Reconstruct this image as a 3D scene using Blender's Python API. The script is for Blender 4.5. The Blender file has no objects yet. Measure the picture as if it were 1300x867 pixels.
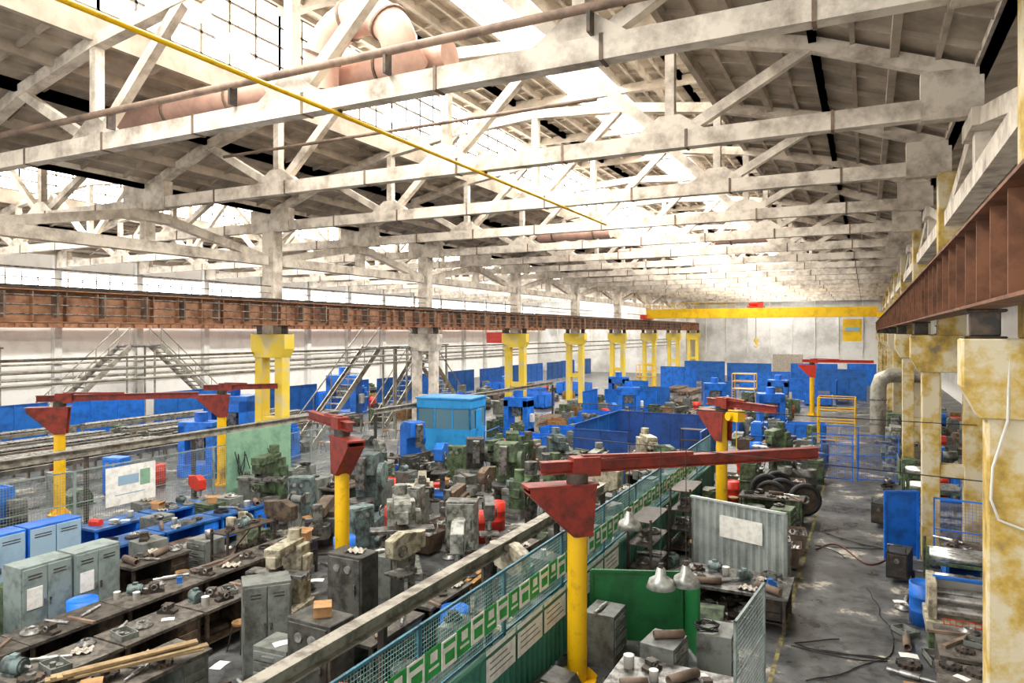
import bpy, math, random
from mathutils import Vector, Matrix
R=random.Random(5)
S=bpy.context.scene; COL=S.collection
H=6.3
# ---------------------------------------------------------------- materials
def lin(h):
    h=h.lstrip('#'); c=[int(h[i:i+2],16)/255 for i in (0,2,4)]
    return [((x+.055)/1.055)**2.4 if x>.04 else x/12.92 for x in c]+[1]
MC={}
def mat(name,c1,c2=None,scale=3,rough=.6,metal=0,lo=.45,hi=.6,bump=0,emit=0,c3=None,var=0):
    if name in MC: return MC[name]
    m=bpy.data.materials.new(name); m.use_nodes=True; nt=m.node_tree; N=nt.nodes; L=nt.links
    b=N['Principled BSDF']; b.inputs['Roughness'].default_value=rough; b.inputs['Metallic'].default_value=metal
    b.inputs['Base Color'].default_value=lin(c1)
    if c2:
        tc=N.new('ShaderNodeTexCoord'); n=N.new('ShaderNodeTexNoise'); n.inputs['Scale'].default_value=scale; n.inputs['Detail'].default_value=7; n.inputs['Roughness'].default_value=.65
        oi=N.new('ShaderNodeObjectInfo'); ad=N.new('ShaderNodeVectorMath'); ad.operation='ADD'; sc=N.new('ShaderNodeMath'); sc.operation='MULTIPLY'; sc.inputs[1].default_value=37
        L.new(oi.outputs['Random'],sc.inputs[0]); L.new(tc.outputs['Object'],ad.inputs[0]); L.new(sc.outputs[0],ad.inputs[1]); L.new(ad.outputs[0],n.inputs['Vector'])
        r=N.new('ShaderNodeValToRGB'); e=r.color_ramp.elements
        e[0].position=lo; e[0].color=lin(c1); e[1].position=hi; e[1].color=lin(c2)
        if c3:
            k=e.new(min(.98,hi+.12)); k.color=lin(c3)
        L.new(n.outputs['Fac'],r.inputs['Fac']); out=r.outputs['Color']
        if var:
            hs=N.new('ShaderNodeHueSaturation'); mr=N.new('ShaderNodeMapRange'); mr.inputs[3].default_value=1-var; mr.inputs[4].default_value=1+var
            L.new(oi.outputs['Random'],mr.inputs[0]); L.new(mr.outputs[0],hs.inputs['Value']); L.new(out,hs.inputs['Color']); out=hs.outputs['Color']
        L.new(out,b.inputs['Base Color'])
        if bump:
            bp=N.new('ShaderNodeBump'); bp.inputs['Strength'].default_value=bump; bp.inputs['Distance'].default_value=.03
            L.new(n.outputs['Fac'],bp.inputs['Height']); L.new(bp.outputs['Normal'],b.inputs['Normal'])
    if emit:
        b.inputs['Emission Color'].default_value=lin(c1); b.inputs['Emission Strength'].default_value=emit
    MC[name]=m; return m
concrete=mat('concrete_beam','#ddd3c3','#85786a',1.5,.9,0,.43,.72,.3)
roofm=mat('roof_slab','#beb1a0','#857a6c',.8,.9,0,.35,.7)
yelcon=mat('yellow_painted_concrete','#e3c640','#cdbf92',1.5,.75,0,.5,.62,.3)
palecon=mat('pale_column_concrete','#d2c7a8','#c0a048',1.4,.8,0,.44,.56,.5,0,'#7d6f56')
rust=mat('rust_brown_steel','#a87c5c','#744f3a',2.2,.7,.1,.4,.65)
rustr=mat('orange_brown_steel','#8a6046','#5b3f2e',2.2,.75,.1,.4,.65)
rust2=mat('dull_brown_steel','#85705f','#584a3f',2.2,.7,.1,.4,.65,var=.25)
darksteel=mat('dark_steel','#3b3733','#5a4c40',5,.55,.4,var=.3)
steel=mat('worn_steel','#8d8c88','#4a4742',6,.4,.7,var=.25)
brightsteel=mat('bright_steel','#c4c4c2','#8e8c86',6,.35,.7)
yellow=mat('yellow_paint','#eab90c','#b98d14',4,.4,0,.55,.75)
yellow2=mat('crane_yellow','#f0c400','#d8a800',1,.45)
red=mat('dark_red_paint','#8a2a1b','#4f1f16',4,.5,0,.44,.68)
redb=mat('bright_red_paint','#c8301c','#8c2418',4,.45,0,.52,.75)
blue=mat('blue_paint','#2068bd','#174b88',2,.45,0,.45,.7)
blue2=mat('strong_blue','#1b72da','#1555a4',2.5,.45,0,.45,.66,var=.15)
bluetop=mat('blue_bench_top','#1f62aa','#22344a',4,.5,0,.45,.6)
navy=mat('navy_paint','#1c4a94','#14305f',2,.55,0,.45,.7)
cyan=mat('light_blue_paint','#2c96d8','#2179b4',2,.4,0,.5,.7)
green=mat('machine_green','#5d7350','#2c3125',5,.5,0,.4,.6,var=.3)
green2=mat('dark_green_sheet','#1a6a36','#134d27',1.5,.55,0,.45,.7)
gcorr=mat('green_corrugated','#3c7d68','#2c5f50',2,.5,0,.45,.7)
mint=mat('pale_green_board','#86ad90','#67907a',2,.6,0,.42,.65)
gray=mat('machine_gray','#989a91','#4a4a42',5,.5,0,.42,.6,var=.3)
mgray=mat('machine_blue_gray','#738684','#383f3c',5,.5,0,.4,.6,var=.3)
dgray=mat('machine_dark_gray','#55554f','#2c2a26',5,.5,0,.42,.62,var=.3)
brownm=mat('machine_brown','#6d5c49','#332a22',5,.55,0,.42,.62,var=.3)
creamm=mat('machine_cream','#bdb59c','#6d6552',5,.55,0,.42,.62,var=.2)
graygreen=mat('grey_green_enamel','#84928e','#5f6966',3,.45,0,.48,.66)
teal=mat('teal_fence_frame','#356f82','#2a5361',2,.5)
meshm=mat('teal_mesh_wire','#6f9a95','#4f7873',2,.5,.1)
cabgray=mat('cabinet_gray','#777b75','#494a43',3,.5,0,.45,.65,var=.2)
lightblue=mat('pale_blue_gray_door','#93aec2','#7491a8',2,.45,0,.5,.75)
white=mat('white_paint','#dcdad2','#bdb8ac',2,.6,0,.5,.75)
paper=mat('paper','#ecebe4','#d6d5cc',5,.8)
wood=mat('timber','#a67c4a','#6e4f2c',6,.8,0,.4,.65,var=.25)
woodpale=mat('pale_timber','#a48d68','#77603f',5,.8,0,.4,.7,var=.2)
card=mat('cardboard','#b08558','#94704a',3,.85)
grime=mat('grimy_bench','#6a645b','#35312c',5,.7,.2,.4,.62,0,0,'#8b8378',var=.25)
rubber=mat('black_rubber','#1b1b1c','#2b2a29',5,.7)
pink=mat('pinkish_duct','#d3ab99','#b28f80',1.5,.6,.05,.4,.7)
ductg=mat('gray_duct','#a6a294','#7a7569',2,.45,.4)
galv=mat('white_corrugated','#b4bcb8','#8a938f',2,.45,.3,.45,.7)
glass=mat('cab_glass','#7fa7b8',None,rough=.1)
glassd=mat('cabin_dark_glass','#5b8295',None,rough=.1)
lampm=mat('lamp_enamel','#b9bcb6','#85877f',5,.35,.5)
pane=mat('frosted_skylight_pane','#fffcf4',None,emit=10)  # daylight is put into the pane itself as emission
pane_e=mat('frosted_skylight_pane_shaded','#fff9ec',None,emit=5)  # dimmer copy of the glowing pane, less daylight put in on this side
pane2=mat('frosted_wall_pane','#fbfdff',None,emit=9)  # wall window brightness comes from emission, standing in for daylight
frame=mat('window_frame','#8b8172','#6b6153',3,.7)
walls=mat('whitewashed_wall','#f6f4ef','#dedbd2',.7,.85,0,.5,.75)
farm=mat('far_wall_panel','#e2e1dd','#b3b1ab',.35,.85,0,.4,.65)
brick=mat('pale_brick','#b8aea0','#8f8577',9,.9)
cable=mat('black_cable','#1d1c1b')
beamm=mat('grimy_beam','#a09a8e','#6b665c',3,.6,.3)
pgreen=mat('placard_green','#2fa04a','#27863e',3)
def floormat():
    m=bpy.data.materials.new('worn_shop_floor'); m.use_nodes=True; nt=m.node_tree; N=nt.nodes; L=nt.links; b=N['Principled BSDF']
    tc=N.new('ShaderNodeTexCoord')
    def nz(sc,det=6):
        n=N.new('ShaderNodeTexNoise'); n.inputs['Scale'].default_value=sc; n.inputs['Detail'].default_value=det; n.inputs['Roughness'].default_value=.7; L.new(tc.outputs['Object'],n.inputs['Vector']); return n
    a=nz(.7,8); r=N.new('ShaderNodeValToRGB'); e=r.color_ramp.elements
    e[0].position=.33; e[0].color=lin('#2f2f2e'); e[1].position=.54; e[1].color=lin('#585a5a'); k=e.new(.585); k.color=lin('#6e6c66'); k=e.new(.615); k.color=lin('#b3ac9d')
    L.new(a.outputs['Fac'],r.inputs['Fac'])
    c=nz(3.5); r2=N.new('ShaderNodeValToRGB'); e=r2.color_ramp.elements; e[0].position=.38; e[0].color=(.3,.27,.24,1); e[1].position=.52; e[1].color=(1,1,1,1)
    L.new(c.outputs['Fac'],r2.inputs['Fac'])
    x=N.new('ShaderNodeMixRGB'); x.blend_type='MULTIPLY'; x.inputs[0].default_value=.8; L.new(r.outputs['Color'],x.inputs[1]); L.new(r2.outputs['Color'],x.inputs[2])
    L.new(x.outputs[0],b.inputs['Base Color'])
    r3=N.new('ShaderNodeMapRange'); r3.inputs[1].default_value=.35; r3.inputs[2].default_value=.65; r3.inputs[3].default_value=.22; r3.inputs[4].default_value=.65
    L.new(a.outputs['Fac'],r3.inputs[0]); L.new(r3.outputs[0],b.inputs['Roughness'])
    return m
floorm=floormat()
# ---------------------------------------------------------------- mesh builder
class M:
    def __init__(s): s.v=[]; s.f=[]; s.s=[]
    def add(s,vs,fs,sm=False):
        o=len(s.v); s.v+=[tuple(v) for v in vs]; s.f+=[tuple(i+o for i in f) for f in fs]; s.s+=[sm]*len(fs); return s
    def box(s,x0,y0,z0,x1,y1,z1):
        return s.add([(x0,y0,z0),(x1,y0,z0),(x1,y1,z0),(x0,y1,z0),(x0,y0,z1),(x1,y0,z1),(x1,y1,z1),(x0,y1,z1)],
          [(0,3,2,1),(4,5,6,7),(0,1,5,4),(1,2,6,5),(2,3,7,6),(3,0,4,7)])
    def c(s,cx,cy,cz,sx,sy,sz): return s.box(cx-sx/2,cy-sy/2,cz-sz/2,cx+sx/2,cy+sy/2,cz+sz/2)
    def bar(s,p,q,w,h=None):
        h=h or w; p=Vector(p); q=Vector(q); t=(q-p).normalized()
        a=Vector((0,0,1)) if abs(t.z)<.98 else Vector((0,1,0))
        sd=t.cross(a).normalized()*w/2; up=sd.cross(t).normalized()*h/2
        vs=[p-sd-up,p+sd-up,p+sd+up,p-sd+up,q-sd-up,q+sd-up,q+sd+up,q-sd+up]
        return s.add(vs,[(0,1,2,3),(7,6,5,4),(0,4,5,1),(1,5,6,2),(2,6,7,3),(3,7,4,0)])
    def cyl(s,p,q,r,r2=None,n=12,cap=True):
        r2=r if r2 is None else r2; p=Vector(p); q=Vector(q); t=(q-p).normalized()
        a=Vector((0,0,1)) if abs(t.z)<.9 else Vector((1,0,0)); x=t.cross(a).normalized(); y=t.cross(x)
        vs=[]
        for c,rr in ((p,r),(q,r2)):
            for i in range(n):
                an=2*math.pi*i/n; vs.append(c+x*math.cos(an)*rr+y*math.sin(an)*rr)
        s.add(vs,[(i,(i+1)%n,n+(i+1)%n,n+i) for i in range(n)],True)
        if cap: s.add(vs,[tuple(range(n))[::-1],tuple(range(n,2*n))])
        return s
    def tube(s,pts,r,n=8):
        pts=[Vector(p) for p in pts]; k=len(pts); vs=[]
        ref=None
        for i,p in enumerate(pts):
            t=(pts[min(i+1,k-1)]-pts[max(i-1,0)]).normalized()
            if ref is None: ref=t.cross(Vector((0,0,1)) if abs(t.z)<.9 else Vector((1,0,0))).normalized()
            x=(ref-t*ref.dot(t)).normalized(); ref=x; y=t.cross(x)
            for j in range(n):
                an=2*math.pi*j/n; vs.append(p+x*math.cos(an)*r+y*math.sin(an)*r)
        fs=[(i*n+j,i*n+(j+1)%n,(i+1)*n+(j+1)%n,(i+1)*n+j) for i in range(k-1) for j in range(n)]
        s.add(vs,fs,True); s.add(vs[:n],[tuple(range(n))[::-1]]); s.add(vs[-n:],[tuple(range(n))]); return s
    def lathe(s,prof,n=20,c=(0,0,0),ax='z',closed=False):
        vs=[]
        for r,z in prof:
            for i in range(n):
                a=2*math.pi*i/n; x,y=r*math.cos(a),r*math.sin(a)
                v=(x,y,z) if ax=='z' else ((x,z,y) if ax=='y' else (z,x,y))
                vs.append((v[0]+c[0],v[1]+c[1],v[2]+c[2]))
        k=len(prof); rng=range(k) if closed else range(k-1)
        return s.add(vs,[(i*n+j,i*n+(j+1)%n,((i+1)%k)*n+(j+1)%n,((i+1)%k)*n+j) for i in rng for j in range(n)],True)
    def ext(s,poly,ax,a,b):
        n=len(poly)
        f={'y':lambda p,t:(p[0],t,p[1]),'x':lambda p,t:(t,p[0],p[1]),'z':lambda p,t:(p[0],p[1],t)}[ax]
        vs=[f(p,a) for p in poly]+[f(p,b) for p in poly]
        return s.add(vs,[tuple(range(n))[::-1],tuple(range(n,2*n))]+[(i,(i+1)%n,n+(i+1)%n,n+i) for i in range(n)])
    def wave(s,L,z0,z1,amp=.03,per=.2,th=0):
        k=int(L/per)*4; vs=[]
        for i in range(k+1):
            x=L*i/k; y=amp if (i%4) in (0,1) else -amp
            vs+= [(x,y,z0),(x,y,z1)]
        return s.add(vs,[(2*i,2*i+2,2*i+3,2*i+1) for i in range(k)])
CH={}
def mk(name,m,mt,par=None,bev=0):
    me=bpy.data.meshes.new(name); me.from_pydata(m.v,[],m.f); me.materials.append(mt)
    me.polygons.foreach_set('use_smooth',m.s); me.update()
    o=bpy.data.objects.new(name,me); COL.objects.link(o)
    if par is not None: o.parent=par; CH.setdefault(par.name,[]).append(o)
    if bev:
        b=o.modifiers.new('bevel','BEVEL'); b.width=bev; b.segments=1; b.limit_method='ANGLE'; b.angle_limit=.9
    return o
def thing(name,cat,label,parts,bev=0):
    if len(parts)==1 and len(parts[0])<4:
        r=mk(name,parts[0][1],parts[0][2],None,bev)
    else:
        r=bpy.data.objects.new(name,None); r.empty_display_size=.2; COL.objects.link(r)
        for p in parts:
            o=mk(p[0],p[1],p[2],r,bev)
            if len(p)>3:
                for k in p[3]: mk(k[0],k[1],k[2],o,0)
    r['label']=label; r['category']=cat; return r
def dup(o,par=None):
    n=o.copy(); COL.objects.link(n)
    if par is not None: n.parent=par; CH.setdefault(par.name,[]).append(n)
    for c in CH.get(o.name,[])[:]: dup(c,n)
    return n
CACHE={}
def put(key,fn,x,y,z=0,rz=0,sc=None,label=None):
    if key not in CACHE: r=fn(); CACHE[key]=[r]
    else: r=dup(CACHE[key][0]); CACHE[key].append(r)
    r.location=(x,y,z); r.rotation_euler=(0,0,math.radians(rz))
    r.scale=sc if sc else (1,1,1)
    if label: r['label']=label
    return r
def struct(name,m,mt):
    o=mk(name,m,mt); o['kind']='structure'; return o
OCC=[]
def occ(x0,y0,x1,y1): OCC.append((min(x0,x1),min(y0,y1),max(x0,x1),max(y0,y1)))
def isfree(x,y,r): return all(not (a-r<x<c+r and b-r<y<d+r) for a,b,c,d in OCC)
# ---------------------------------------------------------------- building shell
XR=2.1; XL=-23.2; W=XR-XL; XLL=XL-W
Y0=-4; YE=107.6
struct('floor',M().box(XLL-1,Y0,-.3,9,YE+.5,0),floorm)
struct('wall_left',M().box(XLL-.9,Y0,0,XLL-.5,YE,7.2).box(XLL-.9,Y0,10.4,XLL-.5,YE,12.2),walls)
struct('wall_right',M().box(7.5,Y0,0,7.9,YE,13),walls)
struct('wall_far',M().box(XLL-.9,YE,0,7.9,YE+.4,17),farm)
n=0
for y in range(-1,107,6):
    n+=1
    struct('trim_%d'%n,M().box(XLL-.5,y-.25,0,XLL-.1,y+.25,11.5),farm)
wn=0
for y in range(-1,103,6):
    wn+=1
    o=struct('window_%d'%wn,M().box(XLL-.75,y,7.2,XLL-.7,y+6,10.4),pane2)
    f=M()
    for i in range(1,6): f.box(XLL-.7,y+i-.03,7.2,XLL-.64,y+i+.03,10.4)
    for k in range(3): f.box(XLL-.7,y,8.2+k*.8-.03,XLL-.64,y+6,8.2+k*.8+.03)
    mk('window_frame',f,frame,o)
ZC=10.9
prof=[(0,.55),(.125,1.75),(.25,2.5),(.375,2.95),(.5,3.15)]
prof=prof+[(1-a,b) for a,b in prof[-2::-1]]
def slab(m,a,b,th=.12,ribs=4):
    (xa,za),(xb,zb)=a,b
    m.add([(xa,Y0,za),(xb,Y0,zb),(xb,YE,zb),(xa,YE,za),(xa,Y0,za+th),(xb,Y0,zb+th),(xb,YE,zb+th),(xa,YE,za+th)],
              [(0,3,2,1),(4,5,6,7),(0,1,5,4),(1,2,6,5),(2,3,7,6),(3,0,4,7)])
    for i in range(ribs+1):
        t=i/ribs; x=xa+(xb-xa)*t; z=za+(zb-za)*t; w_,h_=(.08,.28) if i%2==0 else (.05,.16)
        m.box(x-w_,Y0,z-h_,x+w_,YE,z+.02)
    y=Y0+.5
    while y<YE:
        m.bar((xa,y,za-.06),(xb,y,zb-.06),.08,.14); y+=1.5
def roof(x0):
    m=M()
    P=[(x0+a*W,ZC+b+.28) for a,b in prof]
    for i,j in [(0,1),(1,2),(6,7),(7,8)]: slab(m,P[i],P[j])
    xa,xb=P[2][0],P[6][0]; zt=16.7; xm=(xa+xb)/2; g=1.2
    slab(m,(xa-.4,zt),((xa+xm-g)/2,zt+.15)); slab(m,((xa+xm-g)/2,zt+.15),(xm-g,zt+.3))
    slab(m,(xm+g,zt+.3),((xb+xm+g)/2,zt+.15)); slab(m,((xb+xm+g)/2,zt+.15),(xb+.4,zt))
    m.box(xa-.15,Y0,P[2][1]-.1,xa+.05,YE,P[2][1]+.5).box(xb-.05,Y0,P[2][1]-.1,xb+.15,YE,P[2][1]+.5)
    y=Y0+3
    while y<YE: m.bar((xa,y,zt-.1),(xb,y,zt-.1),.25,.35); y+=6
    return m,xa,xb,P[2][1]+.5,zt
for x0 in (XL,XLL):
    m,xa,xb,zb,zt=roof(x0)
    struct('ceiling',m,roofm)
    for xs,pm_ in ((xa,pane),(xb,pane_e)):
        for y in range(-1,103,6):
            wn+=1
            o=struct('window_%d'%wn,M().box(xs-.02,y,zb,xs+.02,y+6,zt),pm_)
            f=M()
            for i in range(0,7): f.box(xs-.06,y+i-.04,zb,xs+.06,y+i+.04,zt)
            for k in range(5): f.box(xs-.06,y,zb+(zt-zb)*k/4-.04,xs+.06,y+6,zb+(zt-zb)*k/4+.04)
            mk('window_frame',f,frame,o)
    for k in range(5):
        L=bpy.data.lights.new('skylight','AREA'); L.shape='RECTANGLE'; L.size=2.4; L.size_y=22; L.energy=6300; L.color=(1,.975,.935)  # added fill lamps along the lantern ridge, standing in for skylight
        lo=bpy.data.objects.new('skylight',L); COL.objects.link(lo); lo.location=((xa+xb)/2,7+22.5*k,17.0)
cr=M(); slab(cr,(XR,ZC+.83),(XR+5.8,ZC+1.6)); struct('ceiling',cr,roofm)
# ---------------------------------------------------------------- trusses
def truss():
    parts=[('lower_chord',M().box(.3,-.15,-.2,W-.3,.15,.2),concrete)]
    u=M()
    P=[(a*W,b) for a,b in prof]
    for (xa,za),(xb,zb) in zip(P,P[1:]): u.bar((xa,0,za),(xb,0,zb),.3,.3)
    parts.append(('upper_chord',u,concrete))
    parts.append(('end_block',M().ext([(0,-.25),(1.1,-.25),(1.1,.75),(0,.7)],'y',-.18,.18),concrete))
    parts.append(('end_block',M().ext([(W-1.1,-.25),(W,-.25),(W,.7),(W-1.1,.75)],'y',-.18,.18),concrete))
    L=[(.25*W,0),(.5*W,0),(.75*W,0)]
    def st(a,b): parts.append(('web_strut',M().bar((a[0],0,a[1]),(b[0],0,b[1]),.22,.24),concrete))
    st(P[1],L[0]); st(L[0],P[2]); st(L[0],P[3]); st(P[3],L[1]); st(L[1],P[4]); st(L[1],P[5]); st(P[5],L[2]); st(L[2],P[6]); st(L[2],P[7])
    for x,z in L: parts.append(('gusset',M().ext([(x-.9,.15),(x+.9,.15),(x+.25,.6),(x-.25,.6)],'y',-.13,.13),concrete))
    for i in range(1,8): parts.append(('steel_clamp',M().c(i*W/8+.4,0,0,.06,.34,.44),rust2))
    return thing('roof_truss','roof truss','whitewashed concrete roof truss spanning between column rows',parts)
for y in range(11,108,6): put('roof trusses',truss,XL,y,ZC)
for y in range(11,100,6): put('roof trusses',truss,XLL,y,ZC)
def subtruss():
    parts=[('lower_chord',M().box(-.2,.4,-1.7,.2,11.6,-1.3),concrete)]
    parts.append(('diagonal',M().bar((0,.5,-1.4),(0,5.6,-.35),.3,.32),concrete))
    parts.append(('diagonal',M().bar((0,11.5,-1.4),(0,6.4,-.35),.3,.32),concrete))
    parts.append(('hanger',M().box(-.16,5.8,-1.4,.16,6.2,-.3),concrete))
    parts.append(('node_block',M().box(-.28,5.2,-.6,.28,6.8,-.25),concrete))
    parts.append(('upper_chord',M().box(-.15,0,.72,.15,12,1.0),concrete))
    return thing('eaves_truss','roof truss','concrete eaves truss bridging between two columns',parts)
for x in (XR,XL):
    for y in range(-1,96,12): put('eaves trusses',subtruss,x,y,ZC)
# ---------------------------------------------------------------- columns
def column(cm,sh=concrete,sp=.58):
    def f():
        br=lambda x:M().box(x-.22,-.24,0,x+.22,.24,5.3)
        cap=M().ext([(-.8,5.2),(.8,5.2),(1.0,5.6),(1.0,6.22),(-1.0,6.22),(-1.0,5.6)],'y',-.3,.3)
        return thing('concrete_column','column','two-legged concrete column painted yellow with corbel head',
         [('column_leg',br(-sp),cm),('column_leg',br(sp),cm),('corbel',cap,cm),('cross_piece',M().box(-.4,-.2,2.3,.4,.2,2.65),cm),('upper_shaft',M().box(-.33,-.28,6.22,.33,.28,ZC-.2),sh),
          ('bearing_block',M().box(-.98,-.22,6.22,-.5,.22,6.25).box(-.9,-.04,6.25,-.55,.04,6.6).box(-.95,-.2,6.56,-.5,.2,6.6),darksteel),('bearing_block',M().box(.5,-.22,6.22,.98,.22,6.25).box(.55,-.04,6.25,.9,.04,6.6).box(.5,-.2,6.56,.95,.2,6.6),darksteel)],bev=.02)
    return f
for y in range(11,108,12):
    if y==35: put('pale concrete columns',column(concrete),XL,y,label='two-legged unpainted pale concrete column behind blue cabin')
    else: put('yellow concrete columns',column(yelcon),XL,y)
    occ(XL-1,y-.4,XL+1,y+.4)
    put('worn aisle columns',column(palecon,palecon,.5),XR,y,label='two-legged bare and yellow concrete column beside the aisle'); occ(XR-1,y-.4,XR+1,y+.4)
thing('hanging_cable','cable','white cable draped down the worn concrete column',[('cable',M().tube([(1.6,10.72,6.1),(1.58,10.7,5.2),(1.5,10.68,4.9),(1.42,10.68,4.6),(1.4,10.68,4.2),(1.48,10.68,3.95),(1.75,10.7,3.85),(2.1,10.7,3.84)],.018,6),white)])
# ---------------------------------------------------------------- crane runway
def runway(rm):
    def f():
        w=M().box(-.015,0,0,.015,11.96,1).box(-.2,0,0,.2,11.96,.035).box(-.25,0,.965,.25,11.96,1.0)
        parts=[('girder',w,rm),('rail',M().ext([(-.06,1.0),(.06,1.0),(.02,1.03),(.02,1.1),(.045,1.13),(-.045,1.13),(-.02,1.1),(-.02,1.03)],'y',0,11.96),darksteel)]
        for i in range(12): parts.append(('stiffener',M().box(-.19,.5+i*1.0,.035,.19,.53+i*1.0,.965),rm))
        return thing('crane_runway_girder','crane rail girder','rust-brown riveted steel crane runway girder on column heads',parts)
    return f
for y in range(-1,100,12):
    put('dull brown runway girders',runway(rustr),1.3,y,6.6)
    for x in (-22.4,-24.1,XLL+1.2): put('crane runway girders',runway(rust),x,y,6.6)
def condrail():
    w=[('wire',M().cyl((0,0,z),(0,12,z),.022,n=6),steel) for z in (0,.28,.56)]
    return thing('conductor_rail','power rail','three-wire crane conductor rail on brackets',w+[('bracket',M().box(-.28,.6+i*1.5,-.1,.03,.66+i*1.5,.66),rust2) for i in range(8)])
for y in range(-1,90,12): put('conductor rails',condrail,-22.05,y,6.85)
thing('runway_handrail','railing','thin steel guard rail along the crane runway',[('rail',M().cyl((-23.0,0,8.3),(-23.0,95,8.3),.03,n=6),steel),('rail',M().cyl((-23.0,0,8.0),(-23.0,95,8.0),.02,n=6),steel)])
def crane():
    Lx=1.3+22.4; t=11.9
    e=lambda x:M().box(x-.25,-2,.02,x+.25,2,.55)
    tr=M().box(t-.8,-1,1.2,t+.8,1,1.35).cyl((t-.6,0,1.65),(t+.5,0,1.65),.28,n=14).box(t-.8,.4,1.35,t-.3,.9,1.75).box(t+.3,-.9,1.35,t+.8,-.4,1.8)
    cab=M().box(20.3,-1.2,-2.3,22.0,.6,-.1)
    rl=M()
    for z in (1.5,1.8): rl.cyl((.4,-1.2,z),(10,-1.2,z),.025,n=5)
    for i in range(8): rl.cyl((.5+i*1.35,-1.2,1.15),(.5+i*1.35,-1.2,1.8),.025,n=5)
    return thing('overhead_crane','bridge crane','yellow overhead travelling crane with red trolley and yellow cab',
      [('bridge_girder',M().box(.3,-1.1,.15,Lx-.3,-.7,1.15),yellow2),('bridge_girder',M().box(.3,.7,.15,Lx-.3,1.1,1.15),yellow2),('end_truck',e(.1),redb),('end_truck',e(Lx-.1),yellow2),('hoist_trolley',tr,redb),
       ('operator_cab',cab,yellow2,[('cab_window',M().box(20.5,-1.23,-1.3,21.8,-1.2,-.9),glass)]),('hoist_rope',M().cyl((t,0,1.2),(t,0,-2.2),.03,n=6),darksteel),('hook',M().tube([(t,0,-2.2),(t,0,-2.6),(t+.25,0,-2.8),(t,0,-3.0),(t-.2,0,-2.85)],.07).box(t-.2,-.15,-2.45,t+.2,.15,-2.1),yellow2),('guard_rail',rl,yellow2)])
o=crane(); o.location=(-22.4,79,7.73)
# ---------------------------------------------------------------- overhead pipes
thing('gas_pipe','pipe','thin yellow pipe hung under the trusses',[('pipe',M().cyl((-9.3,4.5,10.6),(-9.3,27,10.6),.045,n=8),yellow),('hanger',M().box(-9.33,10.97,10.6,-9.27,11.03,10.75),darksteel),('hanger',M().box(-9.33,16.97,10.6,-9.27,17.03,10.75),darksteel)])
thing('steam_pipe','pipe','rusty steel pipe carried along the roof truss',[('pipe',M().cyl((XL+.5,10.7,11.5),(XR,10.7,11.5),.08,n=10),rust2)]+[('hanger',M().box(x,10.65,11.1,x+.06,10.85,11.5),darksteel) for x in (-16,-12,-8,-4,0)])
thing('steam_pipe','pipe','slim pipe carried along the roof truss',[('pipe',M().cyl((-19,16.7,12.1),(-6,16.7,12.1),.05,n=8),rust2)])
parts=[('duct',M().cyl((-22.0,14,12.7),(-8.6,14,12.7),.4,n=18),pink)]
for x in (-20.5,-18,-15.5,-13,-10.5): parts.append(('flange',M().cyl((x-.03,14,12.7),(x+.03,14,12.7),.45,n=18),rust2))
arc=[(-10.5-1.15*math.cos(t),13.1,12.6+1.0*math.sin(t)) for t in [i*math.pi/12 for i in range(13)]]
parts.append(('elbow',M().tube([(-11.65,13.1,12.0)]+arc+[(-9.3,13.5,12.3)],.42,18),pink))
for i in (1,5,9): 
    a=Vector(arc[i]); b=Vector(arc[i+1]); dd=(b-a).normalized()*.03; parts.append(('flange',M().cyl(a-dd,a+dd,.47,n=18),rust2))
thing('ventilation_duct','air duct','large pinkish sheet metal ventilation duct with elbow under the roof lantern',parts)
for (x,y) in ((-15,38),(-6,44),(-14,50)):
    put('duct stubs',lambda:thing('duct_stub','air duct','pinkish ventilation duct stub under the roof',[('duct',M().cyl((-2.2,0,0),(2.2,0,0),.4,n=16),pink),('flange',M().cyl((-1.3,0,0),(-1.22,0,0),.47,n=16),rust2),('flange',M().cyl((1.2,0,0),(1.28,0,0),.47,n=16),rust2)]),x,y,12.0)
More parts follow.
